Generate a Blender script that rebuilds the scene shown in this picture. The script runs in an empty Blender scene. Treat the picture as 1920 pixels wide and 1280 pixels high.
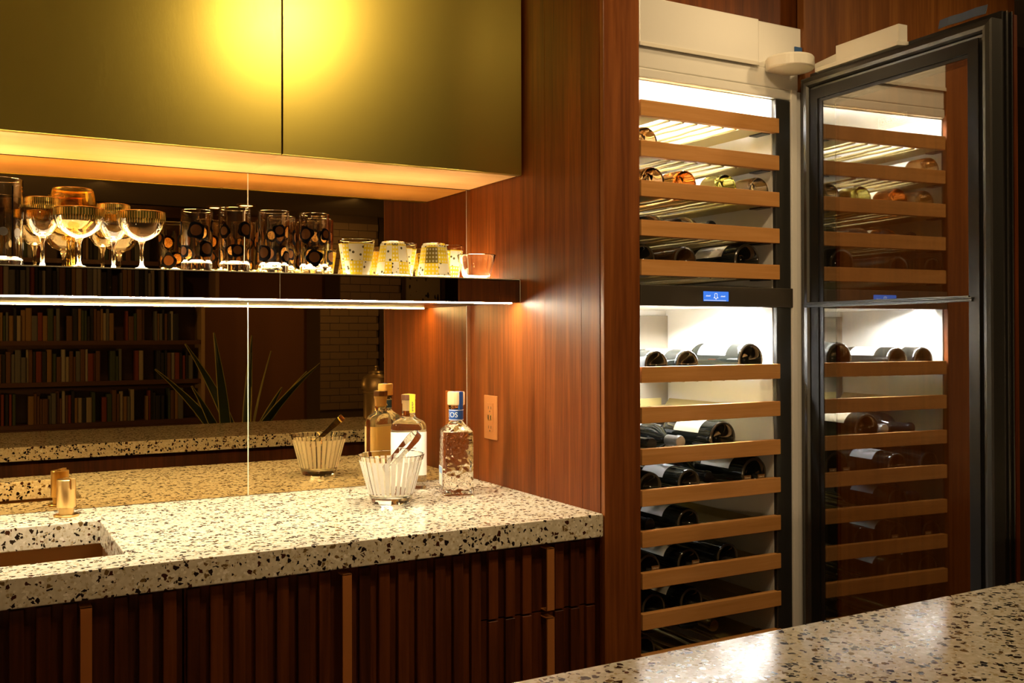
import bpy, bmesh, math, random
from mathutils import Vector, Matrix
random.seed(7)
PI = math.pi
C = bpy.context.scene.collection
SC = bpy.context.scene
# Lengths below are written in units of 1.15 m with z = 0 on the counter top; W() turns a point into metres above the floor.
S = 1.15
ZC = 0.79
def W(p): return Vector((p[0]*S, p[1]*S, (p[2]+ZC)*S))

# ------------------------------------------------------------------ camera
cam = bpy.data.cameras.new('camera'); cam_o = bpy.data.objects.new('camera', cam); C.objects.link(cam_o)
yaw, pitch, roll = math.radians(29.1812), math.radians(0.3756), math.radians(-0.1569)
F = Vector((math.sin(yaw), math.cos(yaw), 0)); R = Vector((math.cos(yaw), -math.sin(yaw), 0)); U = Vector((0, 0, 1))
F2 = F*math.cos(pitch)+U*math.sin(pitch); U2 = U*math.cos(pitch)-F*math.sin(pitch)
R3 = R*math.cos(roll)+U2*math.sin(roll); U3 = U2*math.cos(roll)-R*math.sin(roll)
m = Matrix((R3, U3, -F2)).transposed().to_4x4(); m.translation = W((-1.1771, -2.3356, 0.3754))
cam_o.matrix_world = m
cam.sensor_width = 36; cam.lens = 1854.17/1920*36; cam.shift_y = -(640-614.965)/1920; cam.clip_start = 0.02
SC.camera = cam_o

# ------------------------------------------------------------------ world, exposure, light
SC.view_settings.view_transform = 'Standard'; SC.view_settings.look = 'None'; SC.view_settings.gamma = 1
SC.view_settings.use_curve_mapping = False; SC.view_settings.exposure = 0.0
SC.cycles.use_denoising = True
SC.cycles.max_bounces = 14; SC.cycles.transmission_bounces = 12; SC.cycles.transparent_max_bounces = 16
SC.cycles.glossy_bounces = 6; SC.cycles.diffuse_bounces = 4
SC.cycles.sample_clamp_indirect = 40.0; SC.cycles.blur_glossy = 0.3
w = bpy.data.worlds.new('world'); SC.world = w; w.use_nodes = True
w.node_tree.nodes['Background'].inputs[0].default_value = (1, .62, .3, 1)
w.node_tree.nodes['Background'].inputs[1].default_value = 0.004
WARM = (1, .70, .36); NEUTRAL = (1, .96, .88)
LED_UNDER, LED_TOP, LED_FRIDGE_TOP, LED_FRIDGE_MID = 310.0, 20.0, 480.0, 700.0
def spot(name, p, target, power, angle, blend=.6, size=.05, color=WARM):
    l = bpy.data.lights.new(name, 'SPOT'); l.energy = power; l.spot_size = math.radians(angle); l.spot_blend = blend
    l.shadow_soft_size = size; l.color = color
    o = bpy.data.objects.new(name, l); C.objects.link(o); o.location = W(p)
    o.rotation_euler = (W(target)-W(p)).to_track_quat('-Z', 'Y').to_euler(); return o
spot('spot_on_cabinet', (-.25, -1.50, 1.44), (-.05, -.45, .75), 36, 110, .9, .05)
spot('spot_on_island', (-.25, -1.75, 1.44), (-.15, -1.6, 0), 18, 130, .8)
spot('spot_on_island', (.85, -1.7, 1.44), (.75, -1.6, 0), 14, 120, .8)
spot('fill_spot_on_tall_panel', (1.05, -1.55, 1.44), (1.0, -.62, .55), 22, 95, .9, .05)  # added fill, brightens the wood panel behind the open fridge door
spot('fill_spot_on_fridge', (.30, -.93, 1.44), (.30, -.62, .75), 9, 75, .9, .05)  # added fill, lifts the grille and the rack fronts
lp = bpy.data.lights.new('lounge_fill_light', 'POINT'); lp.energy = 70; lp.color = WARM; lp.shadow_soft_size = .1  # unseen fill light, added to brighten the lounge ceiling and walls
lo = bpy.data.objects.new('lounge_fill_light', lp); C.objects.link(lo); lo.location = W((-2.5, -4.3, .2))
spot('spot_in_lounge', (-.3, -5.2, 1.44), (-.3, -6.3, .4), 18, 120, .8)
spot('spot_in_lounge', (1.6, -5.2, 1.44), (1.7, -6.3, .4), 30, 120, .8)

# ------------------------------------------------------------------ material helpers
MATS = {}
class N:
    def __init__(s, name):
        s.m = bpy.data.materials.new(name); s.m.use_nodes = True; s.t = s.m.node_tree; s.t.nodes.clear()
        s.out = s.t.nodes.new('ShaderNodeOutputMaterial'); MATS[name] = s.m
    def n(s, typ, **kw):
        k = s.t.nodes.new('ShaderNode'+typ)
        for a, v in kw.items():
            if a.startswith('i_'):
                key = a[2:].replace('_', ' ')
                k.inputs[int(key) if key.isdigit() else key].default_value = v
            else: setattr(k, a, v)
        return k
    def l(s, a, b): s.t.links.new(a, b)
    def surf(s, sock): s.l(sock, s.out.inputs[0]); return s.m
    def coord(s, scale=(1, 1, 1), rot=(0, 0, 0), loc=(0, 0, 0), kind='Object'):
        tc = s.n('TexCoord'); mp = s.n('Mapping'); mp.inputs['Scale'].default_value = scale
        mp.inputs['Rotation'].default_value = rot; mp.inputs['Location'].default_value = loc
        s.l(tc.outputs[kind], mp.inputs[0]); return mp.outputs[0]
    def ramp(s, fac, stops, interp='LINEAR'):
        r = s.n('ValToRGB'); cr = r.color_ramp; cr.interpolation = interp
        while len(cr.elements) < len(stops): cr.elements.new(.5)
        for e, (p, c) in zip(cr.elements, stops): e.position = p; e.color = (*c, 1) if len(c) == 3 else c
        s.l(fac, r.inputs[0]); return r.outputs[0]
    def math(s, op, a, b=None, c=None):
        k = s.n('Math', operation=op)
        for i, v in enumerate((a, b, c)):
            if v is None: continue
            if isinstance(v, (int, float)): k.inputs[i].default_value = v
            else: s.l(v, k.inputs[i])
        return k.outputs[0]
    def mix(s, fac, a, b):
        k = s.n('Mix', data_type='RGBA')
        for i, v in ((0, fac), (6, a), (7, b)):
            if isinstance(v, (int, float)): k.inputs[i].default_value = v
            elif isinstance(v, tuple): k.inputs[i].default_value = (*v, 1)
            else: s.l(v, k.inputs[i])
        return k.outputs[2]
    def prin(s, color=(.5, .5, .5), rough=.5, metal=0, **kw):
        p = s.n('BsdfPrincipled')
        for key, v in (('Base Color', color), ('Roughness', rough), ('Metallic', metal), *[(k.replace('_', ' '), v) for k, v in kw.items()]):
            if isinstance(v, tuple) and len(v) == 3: v = (*v, 1)
            if isinstance(v, (int, float, tuple)): p.inputs[key].default_value = v
            else: s.l(v, p.inputs[key])
        return p
    def bump(s, h, strength=.2, dist=.002):
        b = s.n('Bump', i_Strength=strength, i_Distance=dist); s.l(h, b.inputs['Height']); return b.outputs[0]
def plain(name, color, rough=.5, metal=0, **kw):
    k = N(name); return k.surf(k.prin(color, rough, metal, **kw).outputs[0])
def emit(name, color, strength):
    k = N(name); e = k.n('Emission', i_Strength=strength); e.inputs[0].default_value = (*color, 1); return k.surf(e.outputs[0])
def glass(name, color, ior=1.45, rough=0.0, bumpscale=0):
    k = N(name); g = k.n('BsdfGlass', i_IOR=ior, i_Roughness=rough); g.inputs[0].default_value = (*color, 1)
    if bumpscale:
        v = k.n('TexVoronoi', i_Scale=bumpscale, feature='SMOOTH_F1'); k.l(k.coord(), v.inputs['Vector'])
        k.l(k.bump(v.outputs[0], .55, .006), g.inputs['Normal'])
    return k.surf(g.outputs[0])
def wood(name, c0, c1, c2, rough=.36, axis='z', scale=1.0, spec=.36, rnd=0.12):
    k = N(name); lo, hi = 1.1*scale, 26*scale
    sc = {'z': (hi, hi, lo), 'x': (lo, hi, hi), 'y': (hi, lo, hi)}[axis]
    info = k.n('ObjectInfo'); off = k.n('Combine' + 'XYZ')
    k.l(k.math('MULTIPLY', info.outputs['Random'], 37.0), off.inputs[0]); k.l(k.math('MULTIPLY', info.outputs['Random'], 19.0), off.inputs[2])
    add = k.n('VectorMath', operation='ADD'); k.l(k.coord(sc), add.inputs[0]); k.l(off.outputs[0], add.inputs[1])
    n1 = k.n('TexNoise', i_Scale=1.0, i_Detail=5.0, i_Roughness=.62, i_Distortion=.6); k.l(add.outputs[0], n1.inputs['Vector'])
    n2 = k.n('TexNoise', i_Scale=5.5, i_Detail=3.0, i_Roughness=.6); k.l(add.outputs[0], n2.inputs['Vector'])
    f = k.math('ADD', k.math('MULTIPLY', n1.outputs[0], .68), k.math('MULTIPLY', n2.outputs[0], .32))
    f = k.math('ADD', f, k.math('MULTIPLY', k.math('SUBTRACT', info.outputs['Random'], .5), rnd))
    col = k.ramp(f, [(.32, c0), (.5, c1), (.68, c2)])
    p = k.prin(col, k.math('ADD', k.math('MULTIPLY', n2.outputs[0], .12), rough-.06), 0, Specular_IOR_Level=spec)
    k.l(k.bump(n2.outputs[0], .06, .001), p.inputs['Normal']); return k.surf(p.outputs[0])

# ------------------------------------------------------------------ materials
WALNUT = wood('walnut_veneer', (.058, .0115, .0016), (.130, .029, .004), (.225, .058, .008), .43, spec=.2)
WALNUT_B = wood('walnut_board', (.075, .019, .003), (.15, .040, .006), (.24, .072, .012), .40)
WALNUT_C = wood('brown_walnut_panel', (.13, .040, .007), (.22, .075, .013), (.31, .118, .022), .40)
WALNUT_D = wood('dark_walnut_slat', (.04, .009, .002), (.09, .021, .004), (.165, .042, .007), .42, rnd=.22)
CHERRY = wood('cherry_rack_front', (.44, .20, .05), (.53, .25, .07), (.60, .30, .10), .45, axis='x', scale=1.6, spec=.3)
OAKBOT = wood('cabinet_underside_veneer', (.5, .27, .10), (.56, .31, .12), (.62, .36, .15), .45, axis='x')
STOPPER = wood('pale_wood_stopper', (.62, .40, .18), (.70, .47, .23), (.76, .54, .28), .6, axis='z', scale=2)
k = N('terrazzo')
co = k.coord()
nz = k.n('TexNoise', i_Scale=90.0, i_Detail=2.0); k.l(co, nz.inputs['Vector'])
base = k.ramp(nz.outputs[0], [(.3, (.57, .51, .37)), (.7, (.71, .65, .51))])
def chips(scale, keep, size, rampcols, base, warp):
    wv = k.n('TexNoise', i_Scale=scale*1.3, i_Detail=1.0); k.l(co, wv.inputs['Vector'])
    vm = k.n('VectorMath', operation='MULTIPLY_ADD'); k.l(wv.outputs[1], vm.inputs[0]); vm.inputs[1].default_value = (warp/scale,)*3; k.l(co, vm.inputs[2])
    a = k.n('TexVoronoi', feature='F1', i_Scale=scale, i_Randomness=1.0); k.l(vm.outputs[0], a.inputs['Vector'])
    e = k.n('TexVoronoi', feature='DISTANCE_TO_EDGE', i_Scale=scale, i_Randomness=1.0); k.l(vm.outputs[0], e.inputs['Vector'])
    sep = k.n('SeparateColor'); k.l(a.outputs['Color'], sep.inputs[0])
    on = k.math('MULTIPLY', k.math('GREATER_THAN', sep.outputs[0], 1-keep), k.math('GREATER_THAN', e.outputs[0], size))
    return k.mix(on, base, k.ramp(sep.outputs[1], rampcols, 'CONSTANT'))
DK = [(0, (.012, .009, .007)), (.5, (.05, .016, .007)), (.68, (.16, .10, .035)), (.82, (.02, .013, .008)), (.93, (.85, .8, .7))]
LT = [(0, (.50, .42, .27)), (.3, (.78, .73, .6)), (.62, (.42, .33, .17)), (.8, (.03, .02, .012)), (.93, (.10, .04, .015))]
base = chips(190, .30, .06, LT, base, .5)
base = chips(105, .24, .09, DK, base, .75)
k.surf(k.prin(base, .13, 0, Specular_IOR_Level=.5).outputs[0]); TERRAZZO = MATS['terrazzo']
k = N('brushed_brass_laminate')
n1 = k.n('TexNoise', i_Scale=260.0, i_Detail=2.0); k.l(k.coord((1, 1, .35)), n1.inputs['Vector'])
p = k.prin((.54, .445, .092), k.math('ADD', .27, k.math('MULTIPLY', n1.outputs[0], .06)), 1.0)
k.l(k.bump(n1.outputs[0], .12, .0006), p.inputs['Normal']); BRASSDOOR = k.surf(p.outputs[0])
MIRROR = plain('bronze_mirror', (.58, .42, .19), 0.0, 1.0)
SHELFMIRROR = plain('smoked_bronze_mirror', (.30, .21, .11), 0.0, 1.0)
EDGE = plain('polished_glass_edge', (.75, .68, .5), .2, .3)
BRASS = plain('satin_brass', (.74, .50, .20), .28, 1.0)
BRONZE = plain('bronze_pull', (.60, .235, .06), .42, .4)
COPPER = plain('copper_basin', (.30, .155, .05), .38, .7)
BLACK = plain('black_gasket', (.015, .014, .013), .35)
BLACKM = plain('black_metal', (.03, .028, .025), .3, .6)
GUNMETAL = plain('gunmetal_frame', (.10, .098, .09), .34, .8)
STEEL = plain('bright_steel', (.72, .71, .69), .25, 1.0)
CHROME = plain('chrome', (.85, .85, .85), .06, 1.0)
WIRE = plain('champagne_wire', (.42, .33, .13), .45, .25)
DARKPANEL = plain('dark_control_panel', (.07, .06, .045), .4, .4)
WHITE = plain('white_enamel', (.72, .70, .66), .35)
TRIMW = plain('white_edge_trim', (.9, .89, .86), .3)
GRILLE = plain('stainless_white_grille', (.82, .80, .74), .38, .25)
HINGEW = plain('cream_plastic', (.74, .70, .60), .4)
GREYBACK = plain('grey_back_panel', (.24, .20, .145), .5)
LEDU = emit('led_diffuser_under', (1, .87, .64), LED_UNDER)
LEDT = emit('led_diffuser_top', (1, .76, .44), LED_TOP)
LEDF = emit('led_cold_top', (.97, .98, 1), LED_FRIDGE_TOP); LEDM = emit('led_cold_middle', (.96, .98, 1), LED_FRIDGE_MID)
CLEAR = glass('clear_glass', (.99, .985, .97))
HAMMER = glass('hammered_glass', (.985, .975, .95), 1.45, 0, 75)
AMBER = glass('amber_glass', (.98, .87, .50))
ROSE = glass('rose_wine_glass', (.99, .85, .68), 1.36); ORANGE = glass('orange_wine_glass', (.97, .70, .42), 1.36)
PALE = glass('pale_rose_wine_glass', (.99, .91, .82), 1.36); YELLOW = glass('yellow_wine_glass', (.985, .96, .70), 1.36)
DARKG = plain('black_bottle_glass', (.008, .009, .007), .04, 0, Specular_IOR_Level=.6)
BROWNG = plain('brown_bottle_glass', (.045, .02, .006), .05, 0, Specular_IOR_Level=.6)
PAPER = plain('paper_label', (.80, .77, .70), .6); GREYPAPER = plain('grey_label', (.42, .42, .42), .5); CREAM = plain('cream_label', (.80, .70, .48), .6)
FOILB = plain('black_foil', (.02, .02, .022), .25, .5); FOILG = plain('grey_foil', (.35, .35, .36), .3, .8); FOILO = plain('orange_foil', (.75, .17, .02), .4)
FOILBR = plain('brass_foil', (.62, .42, .15), .25, 1.0)
BLUE = plain('blue_label', (.02, .09, .36), .45); BLUETAPE = plain('blue_tape', (.02, .10, .30), .55); GREYTAPE = plain('translucent_blue_tape', (.10, .13, .20), .3)
YELLOWL = plain('yellow_strip', (.64, .42, .02), .5); INK = plain('dark_ink', (.05, .045, .04), .6); WHITEI = plain('white_ink', (.92, .92, .9), .5)
DKWOOD = plain('dark_stopper', (.10, .035, .012), .4)
COPPERPL = plain('copper_wall_plate', (.42, .155, .04), .4, .3)
TAGM = plain('brown_tag', (.16, .075, .02), .5)
k = N('white_stripe_enamel')
t_ = k.n('BsdfTranslucent'); t_.inputs[0].default_value = (.95, .93, .88, 1); d_ = k.n('BsdfDiffuse'); d_.inputs[0].default_value = (.9, .88, .83, 1)
mx = k.n('MixShader', i_0=.55); k.l(d_.outputs[0], mx.inputs[1]); k.l(t_.outputs[0], mx.inputs[2]); STRIPE = k.surf(mx.outputs[0])
k = N('door_glass')
tr = k.n('BsdfTransparent'); tr.inputs[0].default_value = (.82, .79, .72, 1); gl = k.n('BsdfGlossy', i_Roughness=0.0); gl.inputs[0].default_value = (1, 1, 1, 1)
mx = k.n('MixShader', i_0=.22); k.l(tr.outputs[0], mx.inputs[1]); k.l(gl.outputs[0], mx.inputs[2]); DOORGLASS = k.surf(mx.outputs[0])
SCREEN = emit('blue_screen', (.06, .22, .85), 1.0); SCREENW = emit('white_screen_marks', (.85, .9, 1), 1.0)
k = N('gold_band')                                     # gold rim band with a row of green dots
co = k.coord(); sx = k.n('SeparateXYZ'); k.l(co, sx.inputs[0])
ang = k.math('ARCTAN2', sx.outputs[1], sx.outputs[0])
dot = k.math('GREATER_THAN', k.math('SINE', k.math('MULTIPLY', ang, 54.0)), -.1)
col = k.mix(dot, (.80, .50, .12), (.16, .17, .03)); GOLDBAND = k.surf(k.prin(col, .25, .8).outputs[0])
GOLDRIM = plain('gold_rim', (.9, .6, .2), .2, 1.0)
k = N('coin_gold')
v = k.n('TexVoronoi', i_Scale=260.0); k.l(k.coord(), v.inputs['Vector'])
p = k.prin(k.ramp(v.outputs[0], [(.2, (.40, .16, .03)), (.6, (.90, .52, .14))]), .3, .75); k.l(k.bump(v.outputs[0], .5, .001), p.inputs['Normal']); COIN = k.surf(p.outputs[0])
COIND = plain('shaded_coin', (.07, .026, .006), .6, .2, Specular_IOR_Level=.1)  # outer coin faces: back-lit shade put into the colour
BLOT = plain('navy_blot', (.004, .004, .006), .8, 0, Specular_IOR_Level=.03)
k = N('patchwork_print')                               # yellow, white and grey squares with dots, printed on the tumblers
co = k.coord(); sx = k.n('SeparateXYZ'); k.l(co, sx.inputs[0])
u = k.math('MULTIPLY', k.math('ARCTAN2', sx.outputs[1], sx.outputs[0]), 7/(2*PI)); vv = k.math('MULTIPLY', sx.outputs[2], 1/(.0385*S))
cu = k.math('FLOOR', u); cv = k.math('FLOOR', vv)
cmb = k.n('CombineXYZ'); k.l(cu, cmb.inputs[0]); k.l(cv, cmb.inputs[1]); wn = k.n('TexWhiteNoise', noise_dimensions='3D'); k.l(cmb.outputs[0], wn.inputs[0])
par = k.math('MODULO', k.math('ADD', k.math('ADD', cu, cv), 40.0), 2.0)
fu = k.math('SUBTRACT', k.math('FRACT', k.math('MULTIPLY', u, 4.0)), .5); fv = k.math('SUBTRACT', k.math('FRACT', k.math('MULTIPLY', vv, 4.0)), .5)
rr = k.math('SQRT', k.math('ADD', k.math('MULTIPLY', fu, fu), k.math('MULTIPLY', fv, fv)))
dots = k.math('LESS_THAN', rr, .27)
yel = k.mix(dots, (.62, .48, .015), (.60, .57, .46))
nn = k.n('TexVoronoi', i_Scale=85.0); k.l(co, nn.inputs['Vector'])
wht = k.mix(k.math('LESS_THAN', nn.outputs[0], .30), (.58, .55, .44), (.06, .05, .015))
wht = k.mix(k.math('GREATER_THAN', wn.outputs[0], .62), wht, k.mix(dots, (.14, .10, .012), (.4, .38, .28)))
col = k.mix(par, wht, yel)
t_ = k.n('BsdfTranslucent'); k.l(col, t_.inputs[0]); d_ = k.prin(col, .3, 0)
mx = k.n('MixShader', i_0=.3); k.l(d_.outputs[0], mx.inputs[1]); k.l(t_.outputs[0], mx.inputs[2]); PATCH = k.surf(mx.outputs[0])
k = N('floor_boards')
FLOORM = wood('floor_wood', (.06, .03, .014), (.10, .05, .022), (.15, .08, .035), .4, axis='y')
CEILM = plain('ceiling_paint', (.42, .36, .28), .8); WALLM = plain('dark_wall_paint', (.10, .06, .035), .7); WALLL = plain('lounge_wall_paint', (.22, .09, .03), .8)
BRICKM = plain('tile_brick', (.30, .20, .11), .6); MORTAR = plain('mortar', (.14, .09, .05), .9)
SHELFW = plain('bookcase_wood', (.09, .035, .014), .5); POSTM = plain('bookcase_end_wood', (.42, .27, .13), .5)
LEAF = plain('dark_green_leaf', (.03, .05, .015), .4); LEAFE = plain('yellow_leaf_edge', (.60, .52, .16), .5); POT = plain('clay_pot', (.2, .1, .05), .6)
LAMP = emit('downlight_lens', (1, .66, .32), 14.0)
k = N('ikat_fabric')
v = k.n('TexVoronoi', i_Scale=9.0, distance='MANHATTAN'); k.l(k.coord((2.2, 1, 1)), v.inputs['Vector'])
wv = k.n('TexWave', i_Scale=9.0, i_Distortion=3.0); k.l(k.coord(), wv.inputs['Vector'])
IKAT = k.surf(k.prin(k.mix(k.math('GREATER_THAN', k.math('ADD', v.outputs[0], k.math('MULTIPLY', wv.outputs[1], .3)), .55), (.03, .025, .02), (.42, .33, .18)), .8).outputs[0])
BRASSVASE = plain('aged_brass', (.42, .30, .15), .35, .8)

# ------------------------------------------------------------------ geometry helpers
ORG = {}
class G:
    """collects vertices and faces in scene units, build() links them as one mesh object"""
    def __init__(s): s.v = []; s.f = []; s.mi = []; s.sm = []; s.cm = 0; s.smooth = False
    def add(s, vs, fs, smooth=None):
        b = len(s.v); s.v += [tuple(x) for x in vs]; s.f += [tuple(b+i for i in f) for f in fs]
        s.mi += [s.cm]*len(fs); s.sm += [s.smooth if smooth is None else smooth]*len(fs); return s
    def mat(s, i): s.cm = i; return s
    def box(s, x0, x1, y0, y1, z0, z1, f=None):
        vs = [(x, y, z) for x in (x0, x1) for y in (y0, y1) for z in (z0, z1)]
        if f: vs = [f(*q) for q in vs]
        return s.add(vs, [(0, 1, 3, 2), (4, 6, 7, 5), (0, 4, 5, 1), (2, 3, 7, 6), (0, 2, 6, 4), (1, 5, 7, 3)], False)
    def lathe(s, prof, seg=32, c=(0, 0, 0), axis='z', smooth=True, a0=0, a1=2*PI, close=True):
        full = abs(a1-a0-2*PI) < 1e-6; n = seg if full else seg+1
        vs = []; fs = []; rings = []
        for r, h in prof:
            if r < 1e-7:
                rings.append([len(vs)]); vs.append((0, 0, h))
            else:
                rings.append(list(range(len(vs), len(vs)+n)))
                vs += [(r*math.cos(a0+(a1-a0)*i/seg), r*math.sin(a0+(a1-a0)*i/seg), h) for i in range(n)]
        for A, B in zip(rings, rings[1:]):
            for i in range(seg):
                j = (i+1) % n
                if len(A) == 1 and len(B) == 1: continue
                if len(A) == 1: fs.append((A[0], B[j], B[i]))
                elif len(B) == 1: fs.append((A[i], A[j], B[0]))
                else: fs.append((A[i], A[j], B[j], B[i]))
        if axis == 'y': vs = [(x, z, -y) for x, y, z in vs]
        if axis == 'x': vs = [(z, x, y) for x, y, z in vs]
        return s.add([(x+c[0], y+c[1], z+c[2]) for x, y, z in vs], fs, smooth)
    def tube(s, pts, r, seg=8, smooth=True):
        pts = [Vector(p) for p in pts]; vs = []; fs = []
        for i, p in enumerate(pts):
            d = (pts[min(i+1, len(pts)-1)]-pts[max(i-1, 0)]).normalized()
            a = d.cross(Vector((0, 0, 1)) if abs(d.z) < .9 else Vector((1, 0, 0))).normalized(); b = d.cross(a)
            vs += [p+a*r*math.cos(2*PI*j/seg)+b*r*math.sin(2*PI*j/seg) for j in range(seg)]
        for i in range(len(pts)-1):
            for j in range(seg): fs.append((i*seg+j, i*seg+(j+1) % seg, (i+1)*seg+(j+1) % seg, (i+1)*seg+j))
        fs += [tuple(reversed(range(seg))), tuple(range((len(pts)-1)*seg, len(pts)*seg))]
        return s.add(vs, fs, smooth)
    def loft(s, rings, smooth=True, cap=True):
        n = len(rings[0]); vs = [p for r in rings for p in r]; fs = []
        for i in range(len(rings)-1):
            for j in range(n): fs.append((i*n+j, i*n+(j+1) % n, (i+1)*n+(j+1) % n, (i+1)*n+j))
        if cap: fs += [tuple(reversed(range(n))), tuple(range((len(rings)-1)*n, len(rings)*n))]
        return s.add(vs, fs, smooth)
    def prism(s, poly, z0, z1, f=None):
        n = len(poly); vs = [(x, y, z) for z in (z0, z1) for x, y in poly]
        if f: vs = [f(*q) for q in vs]
        return s.add(vs, [tuple(reversed(range(n))), tuple(range(n, 2*n))]+[(i, (i+1) % n, n+(i+1) % n, n+i) for i in range(n)], False)
    def build(s, name, mats, parent=None, org=None, bevel=0, seg=2, **props):
        if not isinstance(mats, (list, tuple)): mats = [mats]
        o_ = ORG.get(parent.name, (0, 0, 0)) if parent else (org if org is not None else (0, 0, 0))
        me = bpy.data.meshes.new(name)
        me.from_pydata([((x-o_[0])*S, (y-o_[1])*S, (z-o_[2])*S) for x, y, z in s.v], [], s.f)
        for mt in mats: me.materials.append(mt)
        for p, a, b in zip(me.polygons, s.mi, s.sm): p.material_index = a; p.use_smooth = b
        bm = bmesh.new(); bm.from_mesh(me)
        bmesh.ops.recalc_face_normals(bm, faces=bm.faces)
        if bevel:
            es = [e for e in bm.edges if len(e.link_faces) == 2 and e.calc_face_angle(0) > .6]
            bmesh.ops.bevel(bm, geom=es, offset=bevel*S, segments=seg, affect='EDGES', profile=.5, clamp_overlap=True)
        for e in bm.edges:
            if len(e.link_faces) == 2 and e.calc_face_angle(0) > .55: e.smooth = False
        bm.to_mesh(me); bm.free(); me.update()
        ob = bpy.data.objects.new(name, me); C.objects.link(ob)
        if parent: ob.parent = parent
        else: ob.location = W(o_)
        ORG[ob.name] = o_
        for a, v in props.items(): ob[a] = v
        return ob
def thing(name, label, cat, org=(0, 0, 0), group=None, local=False, rz=0):
    """an Empty at the base of a thing; with local=True its parts are drawn around (0,0,0)"""
    o = bpy.data.objects.new(name, None); C.objects.link(o); o.empty_display_size = .05
    o.location = W(org); o.rotation_euler = (0, 0, rz); o['label'] = label; o['category'] = cat
    if group: o['group'] = group
    ORG[o.name] = (0, 0, 0) if local else org
    return o
def tag(o, label, cat, group=None):
    o['label'] = label; o['category'] = cat
    if group: o['group'] = group
    return o
def dup(root, loc, rz=None, label=None, group=None):
    r = root.copy(); C.objects.link(r); r.location = W(loc)
    if rz is not None: r.rotation_euler = (0, 0, rz)
    if label: r['label'] = label
    if group: r['group'] = group
    ORG[r.name] = (0, 0, 0)
    for ch in list(root.children):
        c = ch.copy(); C.objects.link(c); c.parent = r
        for g in ch.children:
            d = g.copy(); C.objects.link(d); d.parent = c
    return r
def text_mesh(body, size, align='CENTER'):
    cu_ = bpy.data.curves.new('lettering', 'FONT'); cu_.body = body; cu_.size = size; cu_.align_x = align; cu_.align_y = 'CENTER'
    ob = bpy.data.objects.new('lettering', cu_); C.objects.link(ob)
    me = bpy.data.meshes.new_from_object(ob.evaluated_get(bpy.context.evaluated_depsgraph_get()))
    vs = [tuple(v.co) for v in me.vertices]; fs = [tuple(p.vertices) for p in me.polygons]
    bpy.data.objects.remove(ob); bpy.data.curves.remove(cu_); bpy.data.meshes.remove(me)
    return vs, fs
def rrect(wx, wy, r, z, n=4, c=(0, 0)):
    pts = []
    for qx, qy, a in ((1, 1, 0), (-1, 1, 90), (-1, -1, 180), (1, -1, 270)):
        for i in range(n+1):
            t = math.radians(a+90*i/n); pts.append((c[0]+qx*(wx/2-r)+r*math.cos(t), c[1]+qy*(wy/2-r)+r*math.sin(t), z))
    return pts
def structure(o): o['kind'] = 'structure'; return o

# ------------------------------------------------------------------ room shell
FLZ, CZ = -ZC, 1.47
structure(G().box(-3.2, 3.4, -6.9, .14, FLZ-.05, FLZ).build('floor', FLOORM))
structure(G().box(-3.2, 3.4, -6.9, .14, CZ, CZ+.05).build('ceiling', CEILM))
structure(G().box(-3.2, 3.4, .012, .12, FLZ, CZ).build('wall_back', WALLM))
structure(G().box(-3.2, -3.1, -6.8, .012, FLZ, CZ).build('wall_left', WALLM))
structure(G().box(3.3, 3.4, -6.8, .012, FLZ, CZ).build('wall_east', WALLM))
structure(G().box(-3.2, 3.4, -6.9, -6.8, FLZ, CZ).build('wall_behind', WALLL))
# walnut side panel between sink counter and wine fridge: three veneered boards on a backing
side = structure(G().box(.006, .012, -.607, .010, FLZ, CZ).build('wall_right', WALLM))
for a, b in ((-.607, -.5368), (-.5362, -.3843), (-.3837, -.002)):
    G().box(0, .006, a, b, FLZ, CZ).build('panel', WALNUT, side, bevel=.0004, seg=1)
structure(G().box(.001, .094, -.622, -.608, FLZ, CZ).build('trim_1', WALNUT_B, bevel=.0015))
structure(G().box(.095, .75, -.57, -.555, 1.118, CZ).build('trim_2', WALNUT_B))
structure(G().box(.5795, 1.385, -.621, -.60, FLZ, CZ).build('trim_3', WALNUT_C, bevel=.0005))

# ------------------------------------------------------------------ sink counter
ct = thing('countertop', 'speckled cream terrazzo counter top with a sink cut-out along the mirror wall', 'counter', (-.9, -.3, 0))
X0, X1, Y0, Y1 = -1.32, -.928, -.522, -.164
TH = .0478; L0 = -1.95
g = G()
xs = [L0, X0, X1, -.0015]; ys = [-.62, Y0, Y1, -.0005]
vs = [(x, y, z) for z in (-TH, 0) for y in ys for x in xs]
def vid(i, j, q): return q*16+j*4+i
fs = []
for i in range(3):
    for j in range(3):
        if (i, j) == (1, 1): continue
        fs.append((vid(i, j, 1), vid(i+1, j, 1), vid(i+1, j+1, 1), vid(i, j+1, 1)))
        fs.append((vid(i, j, 0), vid(i, j+1, 0), vid(i+1, j+1, 0), vid(i+1, j, 0)))
for i in range(3):
    fs.append((vid(i, 0, 0), vid(i+1, 0, 0), vid(i+1, 0, 1), vid(i, 0, 1))); fs.append((vid(i+1, 3, 0), vid(i, 3, 0), vid(i, 3, 1), vid(i+1, 3, 1)))
    fs.append((vid(0, i+1, 0), vid(0, i, 0), vid(0, i, 1), vid(0, i+1, 1))); fs.append((vid(3, i, 0), vid(3, i+1, 0), vid(3, i+1, 1), vid(3, i, 1)))
fs += [(vid(1, 1, 0), vid(1, 1, 1), vid(2, 1, 1), vid(2, 1, 0)), (vid(2, 2, 0), vid(2, 2, 1), vid(1, 2, 1), vid(1, 2, 0)),
       (vid(1, 2, 0), vid(1, 2, 1), vid(1, 1, 1), vid(1, 1, 0)), (vid(2, 1, 0), vid(2, 1, 1), vid(2, 2, 1), vid(2, 2, 0))]
g.add(vs, fs, False).build('slab', TERRAZZO, ct, bevel=.002)
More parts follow.
